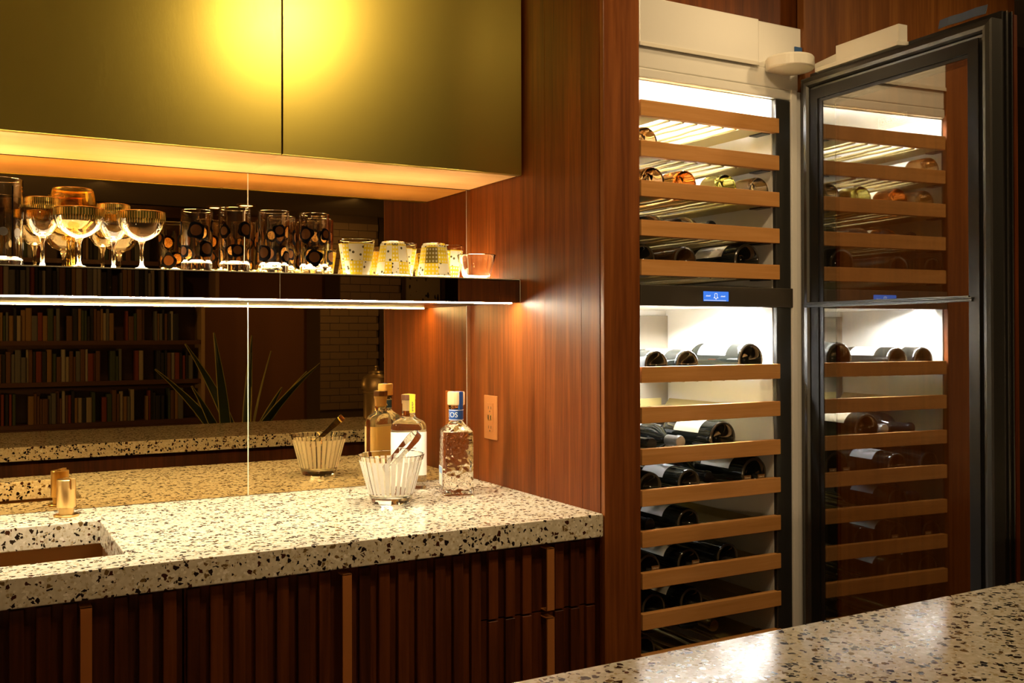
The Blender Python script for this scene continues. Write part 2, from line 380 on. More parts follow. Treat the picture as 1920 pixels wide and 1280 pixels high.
sk = thing('sink', 'brushed copper undermount sink basin below the cut-out in the counter', 'sink', (-1.12, -.34, -TH-.001))
a, b, c, d, e = X0-.004, X1+.006, Y0-.004, Y1+.006, -TH-.001
g = G()
for bx in ((a-.004, a, c, d, -.22, e), (b, b+.004, c, d, -.22, e), (a-.004, b+.004, c-.004, c, -.22, e), (a-.004, b+.004, d, d+.004, -.22, e), (a-.004, b+.004, c-.004, d+.004, -.224, -.22)): g.box(*bx)
g.build('basin', COPPER, sk)
G().lathe([(0, -.219), (.032, -.219), (.034, -.2165), (.028, -.2165), (.02, -.2185), (0, -.2185)], 24, (-1.12, -.34, 0)).build('drain', BRASS, sk)
tp = thing('tap', 'satin brass cylindrical tap on the counter beside the sink', 'tap', (-.983, -.082, 0))
c_ = (-.983, -.082, 0)
G().lathe([(0, .0003), (.0245, .0003), (.025, .001), (.025, .0035), (.024, .0045), (0, .0045)], 36, c_).build('flange', BRASS, tp)
G().lathe([(0, .0045), (.0148, .0045), (.0148, .018), (.0182, .0195), (.0187, .021), (.0187, .076), (.018, .077), (0, .077)], 40, c_).build('body', BRASS, tp)
g = G(); q = math.radians(-62)
def lev(x, y, z): return (c_[0]+x*math.cos(q)-y*math.sin(q), c_[1]+x*math.sin(q)+y*math.cos(q), z)
g.box(-.006, .0245, -.0042, .0042, .0772, .0800, lev); g.box(.0215, .0248, -.0042, .0042, .058, .0800, lev)
g.build('lever', BRASS, tp, bevel=.0006)

# ------------------------------------------------------------------ fluted base cabinets
PITCH, SW = .0385, .0215
def fluted(parent, x0, x1, z0, z1, handle=None, hz=None):
    """a fluted front: backing board, one box per slat, bronze pull"""
    dr = G().box(x0+.0012, x1-.0012, -.5915, -.575, z0, z1).build(handle_names[0], WALNUT_D, parent)
    hx = handle; n = int((x1-x0)/PITCH)+2
    ph = .0
    i0 = math.floor((x0)/PITCH)
    for i in range(i0, i0+n+1):
        a = -.0105+i*PITCH-SW+ph; b = a+SW
        a, b = max(a, x0+.0015), min(b, x1-.0015)
        if b-a < .004: continue
        if hx and b > hx-.011 and a < hx+.011: continue
        G().box(a, b, -.602, -.5915, z0+.0005, z1-.0005).build('slat', WALNUT_D, dr, bevel=.001, seg=1)
    if hx:
        g = G().box(hx-.0088, hx+.0088, -.618, -.6135, hz[0], hz[1]); g.box(hx-.0088, hx+.0088, -.618, -.5915, hz[1]-.003, hz[1])
        g.box(hx-.0088, hx+.0088, -.618, -.5915, hz[0], hz[0]+.003)
        g.build('pull', BRONZE, dr, bevel=.0005, seg=1)
ZT = -.054
for (x0, x1, hx, lab) in ((-1.157, -.8455, -1.0, 'fluted dark walnut base cabinet under the copper sink'), (-.8445, -.2765, -.562, 'wide fluted dark walnut base cabinet in the middle under the counter')):
    cb = thing('base_cabinet', lab, 'cabinet', ((x0+x1)/2, -.3, FLZ), 'fluted base cabinets')
    zt = -.235 if hx == -1.0 else -.0485
    G().box(x0+.001, x1-.001, -.574, -.016, FLZ+.09, zt).box(x0+.02, x1-.02, -.53, -.03, FLZ, FLZ+.09).build('body', WALNUT_D, cb)
    handle_names = ['door']; fluted(cb, x0, x1, FLZ+.095, ZT, hx, (-.42, -.0585))
cb = thing('base_cabinet', 'fluted dark walnut drawer unit next to the tall column', 'cabinet', (-.14, -.3, FLZ), 'fluted base cabinets')
G().box(-.2755, -.004, -.574, -.016, FLZ+.09, -.0485).box(-.26, -.02, -.53, -.03, FLZ, FLZ+.09).build('body', WALNUT_D, cb)
handle_names = ['drawer']
fluted(cb, -.276, -.0085, -.1895, ZT, -.129, (-.187, -.0575)); fluted(cb, -.276, -.0085, FLZ+.095, -.1925, -.129, (-.50, -.1985))

# ------------------------------------------------------------------ upper cabinets
for x0, x1, lab in ((-1.95, -.5865, 'left upper cabinet with a shaded brushed brass door'), (-.585, -.006, 'right upper cabinet with brass door, next to the walnut side panel')):
    cb = thing('upper_cabinet', lab, 'cabinet', ((x0+x1)/2, -.14, .756), 'brass-fronted upper cabinets')
    G().box(x0, x1, -.268, -.008, .766, CZ-.004).build('body', WALNUT_D, cb)
    G().box(x0, x1+(.0012 if x1 < -.1 else 0), -.268, -.008, .757, .7655).build('bottom_panel', OAKBOT, cb)
    G().box(x0+.0006, x1-.0006, -.289, -.2695, .7555, CZ-.004).build('door', BRASSDOOR, cb, bevel=.0008)

# ------------------------------------------------------------------ mirrors and floating shelf
for x0, x1, lab in ((L0, -.5875, 'left bronze-tinted mirror panel between counter and cabinets'), (-.585, -.0135, 'right bronze-tinted mirror panel meeting the walnut side panel')):
    mr = thing('mirror_panel', lab, 'mirror', ((x0+x1)/2, -.004, .0008), 'bronze mirror panels')
    G().box(x0, x1, -.006, .0, .0012, .7555).build('glass', MIRROR, mr)
    if x0 > -1: G().box(x0-.0012, x0-.0001, -.0062, .0, .0012, .7555).build('polished_edge', EDGE, mr)
    G().box(x1+.0001, x1+.0012, -.0062, .0, .0012, .7555).build('polished_edge', EDGE, mr)
structure(G().box(-.0120, -.0005, -.004, .006, 0, .7555).build('trim_4', WALNUT_B))
ZS0, ZS1 = .4515, .5085
sh = thing('floating_shelf', 'mirror-clad floating shelf with light strips, crowded with glassware', 'shelf', (-.9, -.14, ZS0))
G().box(L0, -.004, -.268, -.0075, ZS0+.004, ZS1-.004).build('core', BLACKM, sh)
for x0, x1 in ((L0, -.5875), (-.586, -.004)):
    G().box(x0, x1, -.274, -.2685, ZS0, ZS1-.0022).build('mirror_front', SHELFMIRROR, sh)
for a, b in ((-.5873, -.5862), (-.0038, -.0022)): G().box(a, b, -.2742, -.2685, ZS0, ZS1-.002).build('polished_edge', EDGE, sh)
g = G().box(L0, -.004, -.274, -.1655, ZS1-.0038, ZS1).box(L0, -.004, -.025, -.0075, ZS1-.0038, ZS1)
g.build('top_glass', EDGE, sh)
G().box(L0, -.006, -.1650, -.0255, ZS1-.0035, ZS1-.0002).build('light_panel', LEDT, sh)
G().box(L0, -.004, -.2575, -.0075, ZS0+.0005, ZS0+.0038).build('underside', BLACKM, sh)
G().box(L0, -.022, -.2668, -.2582, ZS0-.0022, ZS0+.0036).build('light_strip', LEDU, sh)

# ------------------------------------------------------------------ island
il = thing('island', 'terrazzo-topped island counter in the foreground with dark walnut base', 'counter', (-.4, -1.7, FLZ))
G().box(-2.3, 1.5, -1.985, -1.4, -TH, 0).build('slab', TERRAZZO, il, bevel=.002)
G().box(-2.2, 1.42, -1.95, -1.44, FLZ+.08, -TH-.0005).box(-2.1, 1.36, -1.9, -1.49, FLZ, FLZ+.08).build('base', WALNUT_D, il)

# ------------------------------------------------------------------ wine fridge
FR = thing('wine_fridge', 'tall built-in wine fridge with open glass door and cherry-fronted racks', 'fridge', (.3, -.4, FLZ))
XL, XR, YB, ZB, ZTOP = .072, .490, -.205, -.62, .944
g = G()
g.box(XL-.03, XL, -.605, YB, ZB, ZTOP); g.box(XR, XR+.03, -.605, YB, ZB, ZTOP)
g.box(XL-.03, XR+.03, -.605, YB+.03, ZTOP, ZTOP+.02); g.box(XL-.03, XR+.03, -.605, YB+.03, ZB-.03, ZB)
g.box(XL-.03, XR+.03, YB, YB+.03, ZB, ZTOP); g.build('lining', WHITE, FR)
G().box(XL+.001, XR-.001, YB-.008, YB-.0005, ZB+.005, .425).box(XL+.001, XR-.001, YB-.008, YB-.0005, .485, .90).build('back_panel', GREYBACK, FR)
G().box(XL, XR, -.601, YB-.001, .4545, .478).box(XL, XR, -.503, YB-.001, .4405, .4545).build('divider', WHITE, FR)
G().box(XL, XR, -.601, -.556, .4375, .4540).build('divider_trim', BLACKM, FR)
G().box(XR+.0005, .538, -.6185, -.606, ZB-.05, .9255).build('gasket_frame', GUNMETAL, FR, bevel=.003)
G().box(.05, .096, -.607, -.606, ZB-.05, .9255).build('gasket_frame', GUNMETAL, FR)
G().box(.5385, .5555, -.622, -.60, ZB-.05, .952).build('edge_trim', TRIMW, FR, bevel=.001)
G().box(.05, .56, -.6, -.19, FLZ, ZB-.051).build('plinth', BLACKM, FR)
G().box(.5557, .579, -.612, -.60, ZB-.05, .9515).build('edge_trim', TRIMW, FR)
G().box(.0955, .562, -.618, -.606, .927, .9505).build('header_trim', GRILLE, FR, bevel=.004, seg=3)
G().box(.0955, .566, -.615, -.59, .9515, .9965).build('lower_grille', GRILLE, FR, bevel=.002)
g = G().box(.0955, .437, -.621, -.59, .997, 1.104).box(.437, .579, -.613, -.59, .997, 1.104)
g.build('upper_grille', GRILLE, FR, bevel=.002)
G().box(.0955, .436, -.6235, -.6212, .9955, 1.0045).build('grille_lip', HINGEW, FR, bevel=.0008)
cp = G().box(.0955, .541, -.622, -.602, .4368, .4823).build('control_panel', DARKPANEL, FR, bevel=.0015)
G().box(.266, .343, -.6224, -.6221, .4475, .4722).build('screen_bezel', BLACK, cp)
G().box(.2675, .3405, -.6228, -.6225, .4490, .4708).build('screen', SCREEN, cp)
g = G(); yy = -.6231
def flat(g, poly): g.prism([(x, z) for x, z in poly], 0, .0002, lambda x, z, h: (x, yy+h, z))
cx, cz = .3035, .460
for p in ([(-.0042, .0055), (-.0028, .007), (-.0028, -.003), (-.0042, -.003)], [(.0042, .0055), (.0028, .007), (.0028, -.003), (.0042, -.003)], [(-.003, .007), (.003, .007), (.003, .0056), (-.003, .0056)],
          [(-.007, -.0025), (-.003, -.001), (-.002, -.004), (-.006, -.0045)], [(.007, -.0025), (.003, -.001), (.002, -.004), (.006, -.0045)], [(-.003, -.004), (.003, -.004), (0, -.0078)]):
    flat(g, [(cx+a, cz+b) for a, b in p])
for x0_, zz in ((.2745, .4595), (.3175, .4588)):
    hs = (.0015, .003, .0018, .0024, .002, .003)
    for i, h in enumerate(hs): flat(g, [(x0_+i*.0022, zz), (x0_+i*.0022+.0017, zz), (x0_+i*.0022+.0017, zz+h), (x0_+i*.0022, zz+h)])
flat(g, [(.269, .4505), (.333, .4500), (.333, .4511), (.269, .4516)])
g.build('screen_marks', SCREENW, cp)
# light strips of the two compartments
G().box(XL+.02, XR-.012, -.6040, -.6015, .9275, ZTOP-.001).build('light_strip', LEDF, FR)
G().box(XL, XR, -.6060, -.6042, .925, ZTOP).build('light_shield', WHITE, FR)
G().box(XL+.02, XR-.012, -.550, -.534, .4500, .4542).build('light_strip', LEDM, FR)
# racks
RT = {1: .880, 2: .7925, 3: .7066, 4: .6217, 5: .5367, 6: .3054, 7: .2183, 8: .1289, 9: .0402, 10: -.0479, 11: -.137, 12: -.2243, 13: -.3125, 14: -.40}
FX0, FX1 = .0985, .499
def make_rack():
    rk = thing('wine_rack', '', 'rack', (0, 0, 0), local=True)
    del rk['label']; del rk['category']
    G().box(FX0, FX1, -.6215, -.606, -.0345, 0).build('wood_front', CHERRY, rk, bevel=.001)
    for xo, xi, xt in ((.484, .395, .470), (.078, .165, .092)):
        ya, yb = -.6055, -.225
        sec = lambda y: [(xo, y, -.014), (xo, y, -.016), (xt, y, -.033), (xi, y, -.033), (xi, y, -.031), (xt, y, -.031)]
        G().loft([sec(ya), sec(yb)], False).build('side_rail', WIRE, rk)
    G().box(.113, .452, -.232, -.228, -.031, -.012).build('back_bar', WIRE, rk)
    for x in (.079, .462): G().box(x, x+.024, -.6055, -.56, -.036, -.012).build('slide', BLACK, rk)
    for i in range(6):
        x = .188+i*.0385; d = .006*(1 if i % 2 else -1)
        pts = [(x, -.605, -.0335), (x, -.53, -.0335), (x+d, -.49, -.0335), (x+d, -.36, -.0335), (x, -.32, -.0335), (x, -.23, -.0335)]
        G().tube(pts, .0034, 6).build('wire', WIRE, rk)
    return rk
rk0 = make_rack()
racks = {}
for i in range(1, 15):
    r_ = rk0 if i == 1 else dup(rk0, (0, 0, 0))
    r_.parent = FR; r_.location = Vector((0, 0, RT[i]))*S - (W((.3, -.4, FLZ)) - W((0, 0, 0))); racks[i] = r_
def name_tag(rk, x, z=.0015):
    tx, tf = text_mesh('Liberal', .006)
    g = G().box(x-.0105, x+.0105, -.6045, -.6035, z-.004, z+.007)
    g.mat(1).add([(x+p[0], -.6047, z+.0022+p[1]) for p in tx], tf, False)
    g.build('name_tag', [TAGM, CREAM], rk)
for rr_, xs_ in ((9, (.412, .454)), (11, (.146, .258))):
    for x in xs_: name_tag(racks[rr_], x)
ORG[racks[1].name] = (0, 0, 0)

# door of the fridge, swung open by almost a right angle
dv = Vector((-.0506, -.9987, 0)); nv = Vector((.9987, -.0506, 0)); dh = Vector((.557, -.632, 0))
def DP(s, n, z): p = dh+dv*s+nv*n; return (p.x, p.y, z)
dz0, dz1 = -.60, .975
door = G().box(.012, .505, .024, .058, dz0, dz0+.05, DP)
for bx in ((.0, .514, .012, .030, .922, dz1), (0, .514, .012, .030, dz0, dz0+.06), (0, .050, .012, .030, dz0+.06, .922), (.464, .514, .012, .030, dz0+.06, .922)): door.box(*bx, DP)
door = door.build('door', GUNMETAL, FR)
g = G()                                                  # mitred gasket profile around the inner face
def ring(s0, s1, z0, z1, n): return [DP(s0, n, z0), DP(s1, n, z0), DP(s1, n, z1), DP(s0, n, z1)]
prof = [(.0, .012), (.0, .001), (.004, -.001), (.012, -.003), (.019, -.001), (.0225, .004), (.024, .009), (.030, .0105), (.0305, .012)]
rings = [ring(i, .514-i, dz0+i, dz1-i, n) for i, n in prof]
vs = [p for r in rings for p in r]; fs = [(a*4+j, a*4+(j+1) % 4, (a+1)*4+(j+1) % 4, (a+1)*4+j) for a in range(len(rings)-1) for j in range(4)]
g.add(vs, fs, False).build('gasket', GUNMETAL, door)
g = G()
for a0, a1, b0, b1 in ((.0305, .0535, dz0+.031, .944), (.4605, .4835, dz0+.031, .944)): g.box(a0, a1, .001, .0045, b0, b1, DP)
g.box(.0535, .4605, .001, .0045, .9195, .944, DP).box(.0535, .4605, .001, .0045, dz0+.031, dz0+.06, DP).build('inner_frame', BLACKM, door)
G().box(.051, .463, .0062, .0074, dz0+.06, .922, DP).build('glass', DOORGLASS, door)
g = G()
for bx in ((.0535, .0655, .0048, .0060, dz0+.06, .9195), (.4565, .4605, .0048, .0060, dz0+.06, .9195), (.0655, .4565, .0048, .0060, .9125, .9195)): g.box(*bx, DP)
g.build('glazing_spacer', BLACK, door)
g = G(); g.box(.008, .470, -.004, .008, .437, .4425, DP); g.box(.008, .472, -.007, .006, .4425, .4455, DP); g.box(.008, .462, -.003, .008, .4455, .449, DP)
g.build('mullion', GUNMETAL, door, bevel=.0008)
g = G()                                                  # black ridged edge of the door
for n0, n1, s1 in ((.030, .038, .513), (.038, .040, .516), (.040, .052, .5135), (.052, .0535, .517), (.0535, .058, .514)):
    g.box(.0, s1, n0, n1, .925, .992, DP); g.box(.462, s1, n0, n1, dz0, .925, DP); g.box(0, .05, n0, n1, dz0, .925, DP)
g.build('edge_profile', BLACKM, door)
for n0 in (.0388, .0528): G().box(.5163, .5185, n0-.0006, n0+.0008, dz0, .992, DP).build('edge_bead', STEEL, door)
g = G(); n0, n1 = .0605, .070
for bx in ((-.004, .516, n0, n1, .918, .988), (-.004, .052, n0, n1, dz0, .918), (.462, .516, n0, n1, dz0, .918), (.052, .462, n0, n1, dz0, dz0+.06)): g.box(*bx, DP)
g.build('wood_overlay', WALNUT, door)
tx, tf = text_mesh('SUB\u2022ZERO', .0138)
g = G(); cs, czz = .268, .829; hw, hh, n0, n1 = .0385, .0098, .0076, .0078
g.add([DP(cs-p[0], n1, czz+p[1]) for p in tx], tf, False)
for bx in ((cs-hw, cs+hw, n0, n1, czz+hh-.0008, czz+hh), (cs-hw, cs+hw, n0, n1, czz-hh, czz-hh+.0008), (cs-hw, cs-hw+.0008, n0, n1, czz-hh, czz+hh), (cs+hw-.0008, cs+hw, n0, n1, czz-hh, czz+hh)): g.box(*bx, DP)
g.build('logo', WHITEI, door)
# hinge arm on top of the door
ha = G()
ha.prism([DP(.045, .004, 0)[:2], DP(.285, .004, 0)[:2], DP(.292, .03, 0)[:2], DP(.10, .05, 0)[:2], DP(.03, .04, 0)[:2]], .983, .992)
ha.prism([DP(.105, .008, 0)[:2], DP(.285, .008, 0)[:2], DP(.285, .034, 0)[:2], DP(.105, .034, 0)[:2]], .992, 1.029)
ha.prism([DP(.015, .03, 0)[:2], DP(.105, .012, 0)[:2], DP(.105, .034, 0)[:2], DP(.03, .05, 0)[:2]], .992, 1.013)
ha.lathe([(0, .985), (.052, .985), (.055, .988), (.055, 1.010), (.052, 1.014), (0, 1.014)], 40, (.50, -.655, 0), smooth=False)
ha.build('hinge_arm', HINGEW, FR, bevel=.0008)
# tape left on by the fitters
t = G().box(.556, .5785, -.6165, -.6136, 1.032, 1.058).build('tape_piece', BLUETAPE, org=(.567, -.615, 1.04)); tag(t, 'small piece of blue painter\'s tape stuck to the top right of the white fridge grille', 'tape')
g = G(); pr = [(.375, .020), (.40, .017), (.43, .021), (.46, .018), (.484, .022)]
for (s0, n0), (s1, n1) in zip(pr, pr[1:]):
    z0_, z1_ = .9935, 1.012
    g.add([DP(s0, n0, z0_), DP(s1, n1, z0_), DP(s1, n1+.006, z1_), DP(s0, n0+.005, z1_), DP(s0, n0+.0012, z0_), DP(s1, n1+.0012, z0_), DP(s1, n1+.0072, z1_), DP(s0, n0+.0062, z1_)],
          [(0, 1, 2, 3), (7, 6, 5, 4), (0, 4, 5, 1), (2, 6, 7, 3), (0, 3, 7, 4), (1, 5, 6, 2)], False)
t = g.build('tape_strip', GREYTAPE, org=DP(.43, .02, .992)); tag(t, 'crumpled strip of bluish tape along the top edge of the open fridge door', 'tape')

# ------------------------------------------------------------------ wine bottles in the racks
def bottle_profile(r, L):
    return [(0, .022*r/.033), (r*.35, .018*r/.033), (r*.70, .004), (r*.80, .0005), (r*.90, .0002), (r*.97, .003), (r, .009), (r, L*.60), (r*.97, L*.64), (r*.80, L*.70), (r*.52, L*.75), (.0125, L*.80), (.0115, L*.86), (.0112, L*.965), (.0135, L*.967), (.0135, L*.99), (.012, L), (0, L)]
def wine_bottle(gl, foil, label=None, r=.033, L=.262, lab=(.055, .135)):
    t = thing('wine_bottle', '', 'bottle', (0, 0, 0), local=True)
    G().lathe(bottle_profile(r, L), 32, axis='y').build('body', gl, t)
    G().lathe([(.0128, L*.83), (.0126, L*.965), (.0146, L*.967), (.0146, L*.992), (.013, L+.0012), (0, L+.0012)], 20, axis='y').build('foil_capsule', foil, t)
    if label:
        g = G(); rr = r+.0006; n = 18; a0, a1 = math.radians(20), math.radians(165)
        vs = [(rr*math.cos(a0+(a1-a0)*i/n), y, rr*math.sin(a0+(a1-a0)*i/n)) for y in lab for i in range(n+1)]
        g.add(vs, [(i, i+1, n+2+i, n+1+i) for i in range(n)], True).build('paper_label', label, t)
    G().lathe([(r*.80, -.0001), (r*.90, -.0004), (r*.95, .0012)], 32, axis='y').build('base_ring', gl if gl not in (DARKG, BROWNG) else RINGM, t)
    return t
RINGM = plain('dark_glass_ring', (.05, .04, .025), .15)
protos = {}
def put(kind, rack, x, label, neck=False, y=-.600, dz=0, rzz=0):
    if kind not in protos: t = protos[kind] = BK[kind](); first = True
    else: t = protos[kind]; first = False
    r = .040 if kind.startswith('big') else .033
    z = RT[rack]-.0305+r+dz
    loc = (x, y if not neck else y, z)
    if not first: t = dup(t, loc)
    t.location = W(loc); t.rotation_euler = (0, 0, (PI if neck else 0)+math.radians(rzz)); t['label'] = label; t['category'] = 'bottle'; t['group'] = 'wine bottles in the fridge'
    return t
BK = {'rose': lambda: wine_bottle(ROSE, FOILB, PAPER), 'orange': lambda: wine_bottle(ORANGE, FOILB, CREAM), 'yellow': lambda: wine_bottle(YELLOW, FOILG, PAPER), 'pale': lambda: wine_bottle(PALE, FOILG, CREAM),
      'brown': lambda: wine_bottle(BROWNG, FOILB), 'dark': lambda: wine_bottle(DARKG, FOILB), 'darkw': lambda: wine_bottle(DARKG, FOILB, PAPER), 'darkg': lambda: wine_bottle(DARKG, FOILG, GREYPAPER),
      'bigw': lambda: wine_bottle(DARKG, FOILB, PAPER, .040, .265, (.045, .145)), 'bigcream': lambda: wine_bottle(DARKG, FOILG, CREAM, .040, .265, (.04, .13)), 'darko': lambda: wine_bottle(DARKG, FOILO, PAPER, .033, .262, (.05, .14)),
      'brass': lambda: wine_bottle(DARKG, FOILBR)}
put('rose', 2, .128, 'rose wine bottle alone on the second rack from the top')
put('rose', 3, .147, 'rose wine bottle leftmost on the third rack from the top')
put('orange', 3, .237, 'dark orange wine bottle second from left on the third rack')
put('yellow', 3, .355, 'yellow white-wine bottle on the third rack from the top')
put('pale', 3, .455, 'pale pink wine bottle rightmost on the third rack from the top')
put('orange', 4, .150, 'orange wine bottle lying low on the fourth rack from the top', True, -.30)
put('brown', 4, .245, 'brown glass wine bottle on the fourth rack, second from left', True, -.30)
put('brown', 4, .345, 'brown glass wine bottle on the fourth rack, rightmost', True, -.30)
put('dark', 5, .120, 'black wine bottle leftmost on the rack above the control panel')
put('brown', 5, .236, 'brown wine bottle base in the middle of the rack above the control panel')
put('bigw', 5, .418, 'wide black wine bottle with white label on the rack above the control panel')
put('darkw', 6, .154, 'white-labelled bottle leftmost on the first rack under the control panel')
put('darko', 6, .241, 'white-labelled bottle with orange foil on the first rack under the control panel')
put('bigw', 6, .428, 'fat dark bottle with broad white label on the first rack under the control panel')
put('bigcream', 8, .342, 'dark bottle with cream label on the third rack under the control panel')
put('darkg', 8, .250, 'dark bottle lying neck outwards beside the cream-labelled bottle', True, -.300)
put('dark', 8, .165, 'dark bottle lying neck outwards at the left of the third lower rack', True, -.305)
put('dark', 9, .136, 'black bottle leftmost on the fourth rack under the control panel')
put('darkg', 9, .244, 'black bottle with grey label on the fourth rack under the control panel')
put('bigw', 9, .437, 'black bottle with white label at the right of the fourth lower rack')
put('dark', 9, .345, 'black bottle neck outwards between two base-out bottles on the fourth lower rack', True, -.285)
put('darkg', 10, .242, 'black bottle with grey label on the fifth rack under the control panel')
put('dark', 10, .155, 'black bottle neck outwards leftmost on the fifth rack under the control panel', True, -.31)
put('dark', 11, .131, 'black bottle leftmost on the sixth rack under the control panel')
put('darko', 11, .242, 'black bottle second from left on the sixth rack under the control panel')
put('dark', 11, .355, 'black bottle rightmost on the sixth rack under the control panel')
put('dark', 12, .144, 'black bottle leftmost on the seventh rack under the control panel')
put('darko', 12, .249, 'black bottle to the right on the seventh rack under the control panel')
put('dark', 13, .116, 'black bottle base at lower left under the lowest wood-fronted rack')
put('brass', 13, .372, 'bottle with a brass cap facing outwards at the bottom of the fridge', True, -.27)

# ------------------------------------------------------------------ things on the sink counter
def sq_ring(wx, wy, r, z, n=4): return rrect(wx, wy, r, z, n)
# square clear bottle with wooden cap and blue neck band
b1 = thing('liquor_bottle', 'square clear hammered-glass bottle with pale wooden cap and blue neck band on the counter', 'bottle', (-.152, -.228, .0004), 'liquor bottles on the counter', True, math.radians(-16))
g = G()
def circ(r, z, n=20):                                    # same vertex order as rrect with n=4
    out = []
    for q, a in enumerate((0, 90, 180, 270)):
        for i in range(5): t = math.radians(a+90*i/4); out.append((r*math.cos(t), r*math.sin(t), z))
    return out
w_ = .074
g.loft([sq_ring(w_-.006, w_-.006, .008, 0), sq_ring(w_, w_, .010, .004), sq_ring(w_, w_, .010, .012), sq_ring(w_-.002, w_-.002, .010, .018), sq_ring(w_-.002, w_-.002, .010, .140), sq_ring(w_-.002, w_-.002, .014, .148),
        sq_ring(w_-.014, w_-.014, .02, .157), sq_ring(.040, .040, .0185, .165), circ(.0165, .170), circ(.0165, .203), circ(.018, .204), circ(.018, .209), circ(.012, .2095)])
g.build('body', HAMMER, b1)
G().lathe([(0, .2097), (.0195, .2097), (.0205, .211), (.0205, .2375), (.0195, .2405), (0, .2408)], 32).build('wooden_cap', STOPPER, b1)
nb = G().lathe([(.0168, .1735), (.0170, .174), (.0170, .199), (.0168, .1995)], 40).build('neck_band', BLUE, b1)
tx, tf = text_mesh('ALTOS', .0165)
def wrap(p, r, a0, z): t = a0+p[0]/r; return (r*math.cos(t), r*math.sin(t), z+p[1])
fa = -PI/2+math.radians(16)-math.radians(24)             # azimuth that faces the viewer
g = G(); g.add([wrap(p, .0173, fa-1.25, .1865) for p in tx], tf, False)
g.lathe([(.01725, .1745), (.01725, .1757)], 40).lathe([(.01725, .1973), (.01725, .1985)], 40).build('band_lettering', WHITEI, nb)
g = G(); a_ = fa+.55
g.box(-.0052, .0052, -.0215, -.0206, .2125, .2405, lambda x, y, z: (-y*math.cos(a_)-x*math.sin(a_), -y*math.sin(a_)+x*math.cos(a_), z))
g.box(-.0052, .0052, -.0209, -.0172, .2, .2130, lambda x, y, z: (-y*math.cos(a_)-x*math.sin(a_), -y*math.sin(a_)+x*math.cos(a_), z))
g.box(-.0052, .0052, -.0208, .006, .2407, .2413, lambda x, y, z: (-y*math.cos(a_)-x*math.sin(a_), -y*math.sin(a_)+x*math.cos(a_), z))
g.build('seal_strip', BLUE, b1)
h_ = w_/2-.0008
g = G().box(-h_-.0012, -h_-.0004, -.022, .022, .022, .066); lb = g.build('side_label', PAPER, b1)
G().box(-h_-.0016, -h_-.00125, -.0215, .0215, .05, .0655).box(-h_-.0016, -h_-.00125, -.0215, -.0195, .022, .05).box(-h_-.0016, -h_-.00125, .0195, .0215, .022, .05).build('blue_print', plain('pale_blue_print', (.22, .36, .62), .5), lb)
# flat-shouldered bottle with white label
b2 = thing('liquor_bottle', 'rectangular clear bottle with white label and yellow seal strip, behind the ice bucket', 'bottle', (-.218, -.098, .0004), 'liquor bottles on the counter', True, math.radians(-22))
g = G(); wx, wy = .086, .046
g.loft([sq_ring(wx-.008, wy-.006, .014, 0), sq_ring(wx, wy, .016, .004), sq_ring(wx, wy, .016, .150), sq_ring(wx-.004, wy-.002, .018, .158), sq_ring(wx-.016, wy-.006, .018, .1655), sq_ring(.046, .034, .0165, .1705), circ(.0165, .176), circ(.0158, .180), circ(.0158, .207), circ(.0178, .208), circ(.0178, .2155), circ(.0125, .216)])
g.build('body', CLEAR, b2)
G().loft([circ(.0105, .190), circ(.0122, .2158)]).build('cork', STOPPER, b2)
g = G(); g.prism([(.0185*math.cos(PI/4*i+.2), .0185*math.sin(PI/4*i+.2)) for i in range(8)], .2163, .2295); g.build('stopper', DKWOOD, b2, bevel=.001)
g = G(); a_ = -PI/2+.45
fr_ = lambda x, y, z: (-y*math.cos(a_)-x*math.sin(a_), -y*math.sin(a_)+x*math.cos(a_), z)
g.box(-.0075, .0075, -.0205, -.0195, .186, .2295, fr_).box(-.0075, .0075, -.0202, .012, .2297, .2304, fr_); ss = g.build('seal_strip', YELLOWL, b2)
g = G()
for i in range(6): g.box(-.002, .003-.001*(i % 2), -.0209, -.0206, .190+i*.004, .1922+i*.004, fr_)
g.build('strip_print', INK, ss)
g = G()
rg = lambda z: [p for p in sq_ring(wx+.0012, wy+.0012, .0165, z)]
A, B = rg(.034), rg(.139); sel = list(range(10, 20)); vs = [A[i] for i in sel]+[B[i] for i in sel]
g.add(vs, [(i, i+1, 10+i+1, 10+i) for i in range(9)], True); lb = g.build('front_label', PAPER, b2)
g = G()
for z0_, z1_, x0_, x1_ in ((.118, .1235, -.006, .006), (.100, .1015, -.018, .018), (.0945, .096, -.014, .014)): g.box(x0_, x1_, -wy/2-.0012, -wy/2-.0009, z0_, z1_)
g.build('label_print', INK, lb)
g = G(); sel = list(range(0, 10)); vs = [A[i] for i in sel]+[B[i] for i in sel]
g.add(vs, [(i, i+1, 10+i+1, 10+i) for i in range(9)], True); lb = g.build('back_label', CREAM, b2)
g = G(); random.seed(3); z_ = .045
while z_ < .125:
    h = random.choice((.0012, .002, .003)); g.box(.030, .040, wy/2+.0009, wy/2+.0012, z_, z_+h); z_ += h+random.choice((.0014, .002))
g.build('barcode', INK, lb)
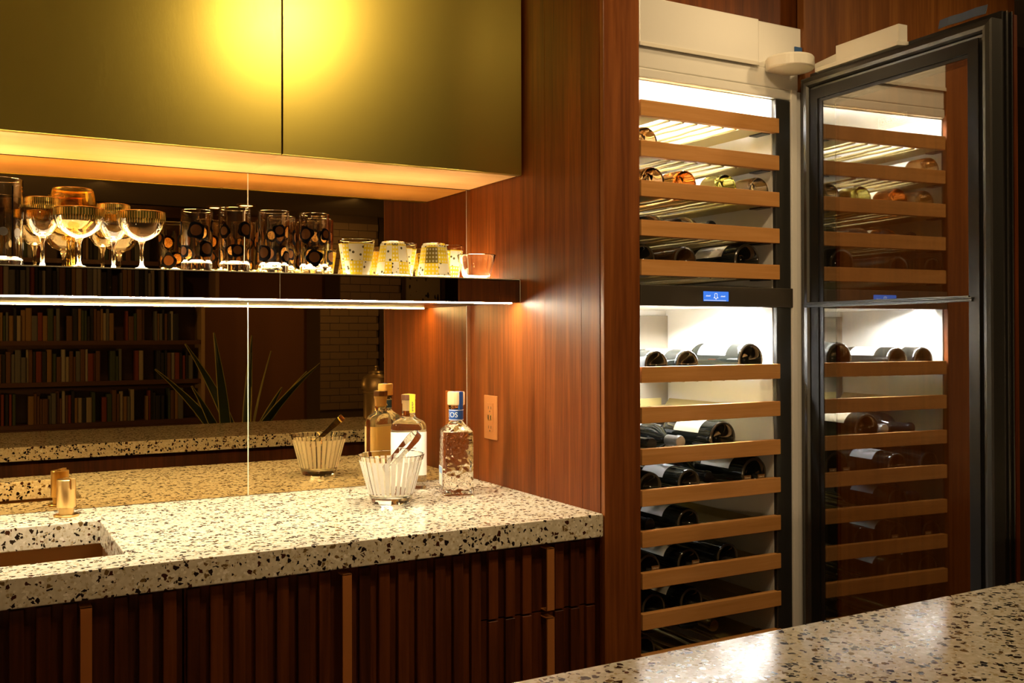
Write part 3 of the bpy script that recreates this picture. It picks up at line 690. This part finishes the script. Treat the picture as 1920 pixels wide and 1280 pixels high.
# striped ice bucket with tongs
ib = thing('ice_bucket', 'tapered clear glass ice bucket with white vertical stripes on the counter', 'bucket', (-.331, -.262, .0004), local=True)
H_ = .108; rb_, rt_ = .0445, .0745
def rad(z): return rb_+(rt_-rb_)*z/H_
G().lathe([(0, .0012), (.030, .0012), (rb_-.003, 0), (rb_, .003), (rt_, H_-.001), (rt_-.0009, H_), (rt_-.0026, H_-.001), (rb_-.0005, .019), (rb_-.006, .0145), (0, .0135)], 72).build('body', CLEAR, ib)
st = None; NS = 30
for i in range(NS):
    t0 = 2*PI*i/NS; wd = .34*2*PI/NS; vs = []
    for z in (.021, .045, .07, .096):
        r = rad(z)+.0004
        vs += [(r*math.cos(t0-wd), r*math.sin(t0-wd), z), (r*math.cos(t0+wd), r*math.sin(t0+wd), z)]
    if i == 0:
        g = G(); g.add(vs, [(0, 1, 3, 2), (2, 3, 5, 4), (4, 5, 7, 6)], False); st = g.build('white_stripe', STRIPE, ib)
    else:
        o = st.copy(); C.objects.link(o); o.parent = ib; o.rotation_euler = (0, 0, t0)
tg = thing('tongs', 'bent chrome ice tongs leaning out of the striped ice bucket', 'tongs', (-.331, -.262, .09))
ax = Vector((.079, .012, .072)).normalized(); sd = Vector((-.25, .95, .05)).normalized(); sd = (sd-ax*ax.dot(sd)).normalized(); up = ax.cross(sd)
O_ = Vector((-.341, -.272, .083)); Lg = .105
path = []
for t, off in ((0, .010), (.25, .0125), (.55, .0145), (.82, .0135), (.93, .010), (.985, .0055), (1.0, 0)): path.append(O_+ax*Lg*t+sd*off)
path += [O_+ax*Lg*t-sd*off for t, off in ((.985, .0055), (.93, .010), (.82, .0135), (.55, .0145), (.25, .0125), (0, .010))]
wd = [.0055, .0048, .0055, .0078, .0082, .0082, .0082]; wd += wd[-2::-1]
rings = []
for i, p in enumerate(path):
    d = (path[min(i+1, len(path)-1)]-path[max(i-1, 0)]).normalized(); nrm = d.cross(up).normalized()*.0006
    rings.append([p+up*wd[i]+nrm, p-up*wd[i]+nrm, p-up*wd[i]-nrm, p+up*wd[i]-nrm])
G().loft(rings, True).build('arms', CHROME, tg)
g = G()
for s in (1, -1):
    p = O_+sd*.010*s; g.loft([[p+up*.0055+ax*.001, p-up*.0055+ax*.001, p-up*.0055-ax*.012-sd*.003*s, p+up*.0055-ax*.012-sd*.003*s], [q+sd*.0011*s for q in (p+up*.0055+ax*.001, p-up*.0055+ax*.001, p-up*.0055-ax*.012-sd*.003*s, p+up*.0055-ax*.012-sd*.003*s)]], False)
g.build('tips', CHROME, tg)
# wall outlet
wo = thing('wall_outlet', 'copper-coloured power outlet plate on the walnut side panel', 'outlet', (-.001, -.122, .166))
yc, zc = -.1215, .166
G().box(-.0045, -.0002, yc-.0345, yc+.0345, .1105, .2215).build('plate', COPPERPL, wo, bevel=.0015)
rc = G().box(-.0058, -.0046, yc-.0165, yc+.0165, .1295, .2025).build('receptacle', COPPERPL, wo, bevel=.0006)
for zz in (.1415, .1905):
    for dy in (-.0065, .0065): G().box(-.0062, -.0059, yc+dy-.0011, yc+dy+.0011, zz-.0035, zz+.0035).build('slot', BLACK, rc)
for zz in (.1325, .1815): G().lathe([(0, 0), (.0022, 0), (.0022, .0003), (0, .0003)], 12, (-.0062, yc, zz), 'x').build('ground_hole', BLACK, rc)
for dy in (-.0065, .0065):
    G().box(-.0066, -.0059, yc+dy-.0038, yc+dy+.0038, .159, .1735).build('usb_port', BRASS, rc); G().box(-.0069, -.0067, yc+dy-.0018, yc+dy+.0018, .161, .1715).build('port_slot', BLACK, rc)

# ------------------------------------------------------------------ glassware on the floating shelf
ZG = ZS1+.0003
def stem_profile(h, r, hb, rf, bowl, th=.0012, rs=.0035):
    """closed profile of a stemmed glass: foot, stem, bowl outside, rim, bowl inside"""
    p = [(0, .001), (rf*.9, 0), (rf, .0008), (rf*.97, .002), (rf*.45, .0045), (rs*1.8, .009), (rs, .016), (rs, hb-.012), (rs*1.7, hb-.004)]
    out = [(r*a, hb+(h-hb)*b) for a, b in bowl]; p += out
    inn = [(max(x-th, 0), z) for x, z in out[1:]]
    p += [(out[-1][0]-th*.5, h+.0003)] + list(reversed(inn)) + [(rs*.8, hb+.006), (0, hb+.005)]
    return p
WINE = [(.22, .02), (.55, .12), (.82, .30), (.96, .50), (1.0, .66), (.985, .85), (.94, 1.0)]
COUPE = [(.18, .02), (.45, .10), (.72, .26), (.90, .46), (.985, .68), (1.0, .84), (.99, 1.0)]
def stemware(label, x, y, h, r, hb, bowl, mat=CLEAR, band=True):
    t = thing('stemmed_glass', label, 'glass', (x, y, ZG), 'stemmed glasses on the floating shelf', True)
    G().lathe(stem_profile(h, r, hb, r*.82, bowl), 48).build('body', mat, t)
    if band:
        b = [(r*a+.0003, hb+(h-hb)*q) for a, q in bowl if q > .8]; b[0] = (b[0][0], h-.016)
        G().lathe(b, 48).build('gold_band', GOLDBAND, t)
    G().lathe([(r*bowl[-1][0]+.0004, h-.0025), (r*bowl[-1][0]+.0005, h), (r*bowl[-1][0]-.0008, h+.0006)], 48).build('gold_rim', GOLDRIM, t)
    return t
stemware('clear gold-banded wine glass next to the tall printed glass', -1.031, -.124, .145, .0353, .066, WINE)
stemware('clear gold-banded wine glass between the two coupes', -.893, -.098, .143, .0350, .066, WINE)
stemware('wide gold-banded coupe in front of the amber glass', -.968, -.178, .122, .0478, .062, COUPE)
stemware('wide gold-banded coupe nearest the coin tumblers', -.848, -.172, .122, .0472, .062, COUPE)
t = stemware('large amber goblet behind the coupe', -.968, -.058, .176, .0485, .085, [(.2, .02), (.6, .08), (.92, .25), (1.0, .45), (.95, .7), (.88, .88), (.83, 1.0)], AMBER, False)
def straight_glass(name, h, r, base, taper=1.0, th=.0023, mat=CLEAR, seg=48, flare=0, t=None):
    rb = r*taper
    prof = [(0, .0012), (rb*.8, .0012), (rb*.93, 0), (rb, .003), (r, h-.0008), (r-th*.5, h), (r-th, h-.0008), (rb-th, base+.004), (rb-th-.004, base), (0, base-.001)]
    return G().lathe(prof, seg).build('body', mat, t)
def decal(r, ang, z, rad_, wob, off, taper=0, n=22, seed=0):
    """a thin patch lying on the glass wall"""
    rnd = random.Random(seed); ph = rnd.random()*6; g = G(); vs = [(r+off, 0)]; pts = [(0, 0)]
    for i in range(n):
        a = 2*PI*i/n; q = rad_*(1+wob*math.cos(4*a+ph)+wob*.6*math.cos(3*a+2*ph)); pts.append((q*math.cos(a), q*math.sin(a)))
    v3 = [((r+off)*math.cos(ang+x/r), (r+off)*math.sin(ang+x/r), z+y) for x, y in pts]
    return g.add(v3, [(0, 1+i, 1+(i+1) % n) for i in range(n)], True)
def coin_glass(label, x, y, h, rot, seed, r=.0348):
    t = thing('coin_tumbler', label, 'glass', (x, y, ZG), 'coin-printed tumblers on the floating shelf', True, rot)
    straight_glass('body', h, r, .024, .93, t=t)
    rnd = random.Random(seed); k_ = 0
    for row, z in ((0, .047), (1, .098)):
        for i in range(4):
            a = 2*PI*(i+.5*row)/4+rnd.uniform(-.25, .25); big = (i+row) % 2
            rr_ = r*(.93+.07*z/h); q = (.0185 if big else .0145)
            zz = z+rnd.uniform(-.008, .008)
            bl = decal(rr_, a, zz, q*1.0, .10, .0004, seed=seed*31+k_).build('ink_blot', BLOT, t)
            decal(rr_, a, zz+.001, q*.64, 0, .0009, seed=1).build('shaded_coin_face', COIND, bl)
            decal(rr_, a, zz+.001, q*.66, 0, -.0022, seed=1).build('gold_coin', COIN, bl)
            k_ += 1
    return t
coin_glass('coin-printed tumbler nearest the coupes, front row', -.730, -.14, .136, .4, 1, .0340)
coin_glass('tallest coin-printed tumbler, second in the front row', -.649, -.14, .145, 1.35, 2)
coin_glass('coin-printed tumbler third in the front row', -.562, -.14, .144, 2.2, 3)
coin_glass('coin-printed tumbler nearest the yellow tumblers, front row', -.469, -.14, .143, 2.9, 4)
coin_glass('coin-printed tumbler half hidden behind the third front one', -.521, -.05, .143, 1.9, 5)
coin_glass('coin-printed tumbler half hidden behind the last front one', -.429, -.05, .142, .8, 6)
def patch_glass(label, x, y, rot, upside=False, h=.0885, r=.0425, rb=.0295):
    t = thing('patterned_tumbler', label, 'glass', (x, y, ZG), 'yellow patterned tumblers on the floating shelf', True, rot)
    f = (lambda z: h-z) if upside else (lambda z: z)
    prof = [(0, .0012), (rb*.85, .0), (rb*.96, .001), (rb, .004), (r, h-.0008), (r-.0008, h), (r-.0018, h-.0008), (rb-.001, .012), (rb-.005, .009), (0, .0085)]
    G().lathe([(a, f(b)) for a, b in prof], 48).build('body', CLEAR, t)
    rr_ = lambda z: rb+(r-rb)*(z-.004)/(h-.0048)
    G().lathe([(rr_(z)+.0004, f(z)) for z in (.006, .03, .055, .079)], 48).build('printed_band', PATCH, t)
    return t
patch_glass('yellow patchwork tumbler standing upright next to the coin tumblers', -.367, -.14, .3)
patch_glass('yellow patchwork tumbler standing upside down, left of the two', -.277, -.145, 1.1, True)
patch_glass('upright yellow patchwork tumbler behind the left upside-down one', -.226, -.065, 2.0, False, .0915)
patch_glass('yellow patchwork tumbler standing upside down, nearest the glass bowl', -.170, -.145, 2.75, True)
patch_glass('upright yellow patchwork tumbler behind the glass bowl', -.098, -.065, .9, False, .0915)
bw = thing('glass_bowl', 'small clear glass bowl at the end of the shelf by the walnut panel', 'bowl', (-.062, -.160, ZG), local=True)
G().lathe([(0, .001), (.024, 0), (.029, .002), (.035, .012), (.041, .036), (.0485, .062), (.0475, .0635), (.046, .062), (.0385, .036), (.0325, .013), (.026, .006), (0, .005)], 56).build('body', CLEAR, bw)
G().lathe([(.0436, .044), (.0485, .0615)], 56).build('tinted_rim', GOLDRIM, bw) if False else None
tl = thing('tall_glass', 'tall clear printed highball glass at the left edge of the shelf', 'glass', (-1.108, -.14, ZG), local=True)
straight_glass('body', .176, .0416, .018, .98, t=tl)
for i, a in enumerate((-1.05, -.35, -1.75, -2.5, .35)):
    g = G(); r = .0420; vs = []
    for z in (.024, .160):
        for da in (-.03, .03): vs.append((r*math.cos(a+da), r*math.sin(a+da), z))
    g.add(vs, [(0, 1, 3, 2)], False).build('dark_stripe', BLOT, tl)
    for j, z in enumerate((.045, .07, .105)):
        if (i+j) % 2: decal(.0416, a+.28, z, .0085, 0, .0004, seed=i*7+j).build('grey_dot', FOILG, tl)

# ------------------------------------------------------------------ the lounge behind, seen in the bronze mirrors
vz = thing('brass_urn', 'lidded brass urn on the island, glimpsed in the mirror', 'urn', (.455, -1.85, .0005), local=True)
G().lathe([(0, 0), (.055, 0), (.058, .004), (.058, .11), (.06, .115), (.062, .12), (.060, .125), (.066, .135), (.068, .16), (.06, .185), (.036, .2), (.034, .203), (0, .203)], 40).build('body', BRASSVASE, vz)
G().lathe([(0, .2035), (.033, .2035), (.036, .207), (.03, .213), (.008, .218), (.007, .226), (.01, .231), (.006, .237), (0, .238)], 32).build('lid', BRASSVASE, vz)
BY0, BY1 = -6.62, -6.36
bc = thing('bookcase', 'tall dark wooden bookcase full of books, reflected in the mirror', 'bookcase', (-.9, -6.5, FLZ))
BX0, BX1 = -2.6, .655
G().box(BX0, BX1, BY0-.03, BY0, FLZ, CZ-.01).build('back', SHELFW, bc)
BOARDS = [-.33, .005, .335, .665, .995]
for z in BOARDS: G().box(BX0+.03, BX1-.03, BY0+.001, BY1, z-.035, z).build('shelf_board', SHELFW, bc)
G().box(BX0, BX1, BY0+.001, BY1+.01, CZ-.10, CZ-.01).build('cornice', SHELFW, bc)
G().box(BX0, BX1, BY0+.001, BY1+.02, FLZ, -.367).build('cupboard_base', SHELFW, bc)
for x in (BX0, BX1-.03): G().box(x, x+.03, BY0+.001, BY1+.012, -.366, CZ-.101).build('upright', POSTM, bc)
cols = {'cream': (.55, .45, .30), 'brown': (.22, .10, .04), 'red': (.32, .06, .03), 'grey': (.22, .21, .19), 'ochre': (.42, .24, .07), 'black': (.03, .027, .025), 'white': (.55, .50, .40), 'green': (.08, .11, .05)}
BM = {n: plain(n+'_book_cloth', tuple(q*.6 for q in c), .7) for n, c in cols.items()}
rowname = ['lowest', 'second lowest', 'middle', 'second highest', 'highest']
def ordn(i): return str(i)+('th' if 10 <= i % 100 <= 20 else {1: 'st', 2: 'nd', 3: 'rd'}.get(i % 10, 'th'))
rb = random.Random(11)
meshes = {}
for ri, z in enumerate(BOARDS):
    x = BX1-.06-rb.uniform(.02, .22); i = 1
    while x > -1.05 and i < 46:
        th = rb.choice((.018, .022, .028, .034, .042)); h = rb.choice((.20, .225, .245, .26)); cn = rb.choices(list(cols), (3, 6, 3, 4, 3, 7, 2, 2))[0]
        if rb.random() < .07: x -= rb.uniform(.03, .12)
        key = (th, h, cn)
        if key not in meshes:
            q = th/2; o = G().prism([(-q, -.15), (q, -.15), (q, -.006), (q*.6, 0), (-q*.6, 0), (-q, -.006)], 0, h).build('book', BM[cn]); meshes[key] = o.data
        else: o = bpy.data.objects.new('book', meshes[key]); C.objects.link(o)
        o.location = W((x-th/2, BY1-.03-rb.choice((0, .01, .02)), z+.0004))
        tag(o, '%s book, %s from the right on the %s bookcase shelf' % (cn, ordn(i), rowname[ri]), 'book', 'books in the reflected bookcase')
        x -= th+.0012; i += 1
# brick-tiled pier and a patterned hanging
pier = structure(G().box(1.66, 2.22, -6.70, -6.315, FLZ, CZ).build('wall_pier', MORTAR))
proto = None; row = 0; z = -.30
while z < 1.40:
    x = 1.662-(.09 if row % 2 else 0)
    while x < 2.21:
        a, b = max(x, 1.662), min(x+.176, 2.218)
        if b-a > .02: G().box(a, b, -6.3145, -6.30, z, z+.061).build('brick', BRICKM, pier)
        x += .18
    z += .0655; row += 1
t = G().box(2.29, 2.62, -6.36, -6.345, -.1, 1.25).build('wall_hanging', IKAT, org=(2.45, -6.35, -.1)); tag(t, 'black and tan patterned wall hanging beyond the brick pier, in the mirror', 'hanging')
G_ = G().box(2.24, 2.68, -6.68, -6.365, FLZ, CZ).build('wall_niche', WALLM); structure(G_)
# snake plant behind the island
pl = thing('snake_plant', 'tall snake plant with yellow-edged leaves behind the island, in the mirror', 'plant', (.17, -3.2, FLZ), local=True)
G().lathe([(0, 0), (.12, 0), (.125, .01), (.16, .36), (.165, .40), (.15, .40), (.145, .37), (0, .37)], 40).build('pot', POT, pl)
rp = random.Random(5)
for i, (dx, dy, tx_, ty_, hh) in enumerate(((-.03, .02, -.42, .05, .66), (.02, 0, -.30, -.02, .78), (-.05, -.02, -.10, .1, .82), (.03, .03, .05, -.05, .80), (.05, 0, .12, .05, .72), (.06, -.03, .34, .0, .62), (.0, .05, .42, .1, .68), (.04, .05, .22, -.1, .52), (-.06, .03, -.22, .12, .55))):
    rings = []; edge = []
    for j in range(9):
        u_ = j/8; wdt = .028*(1-u_**3)*(.6+.8*u_*(1-u_)*2)+.0008; bend = u_**1.6
        p = Vector((dx+tx_*bend, dy+ty_*bend, .37+hh*u_-.10*abs(tx_)*u_*u_))
        wv_ = Vector((math.cos(i*.4), math.sin(i*.4)*.4, .15)).normalized()
        rings.append((p-wv_*wdt, p+Vector((0, .006, 0)), p+wv_*wdt))
    g = G(); vs = [q for r in rings for q in r]+[q+Vector((0, .003, 0)) for r in rings for q in r]
    fs = []
    for j in range(8):
        for c2 in (0, 1):
            a_ = j*3+c2; fs += [(a_, a_+1, a_+4, a_+3), (27+a_+3, 27+a_+4, 27+a_+1, 27+a_)]
        fs += [(j*3, j*3+3, 27+j*3+3, 27+j*3), (j*3+2, 27+j*3+2, 27+j*3+5, j*3+5)]
    lf = g.add(vs, fs, True).build('leaf', LEAF, pl)
    g = G()
    for s_ in (0, 2): g.tube([r[s_]+Vector((0, -.001, 0)) for r in rings], .0042, 5)
    g.build('leaf_edge', LEAFE, lf)
# ceiling downlights
for i, (x, y, lab) in enumerate(((.92, -6.0, 'round ceiling downlight reflected beside the mirror seam'), (.73, -6.26, 'round ceiling downlight reflected just left of the mirror seam'))):
    dl = thing('downlight', lab, 'ceiling light', (x, y, CZ-.012), 'lounge downlights')
    G().lathe([(.075, CZ-.0005), (.08, CZ-.010), (.06, CZ-.012), (.058, CZ-.004)], 32, (x, y, 0)).build('trim_ring', BRASS, dl)
    G().lathe([(0, CZ-.006), (.0575, CZ-.006), (.0575, CZ-.003), (0, CZ-.003)], 32, (x, y, 0)).build('lens', LAMP, dl)
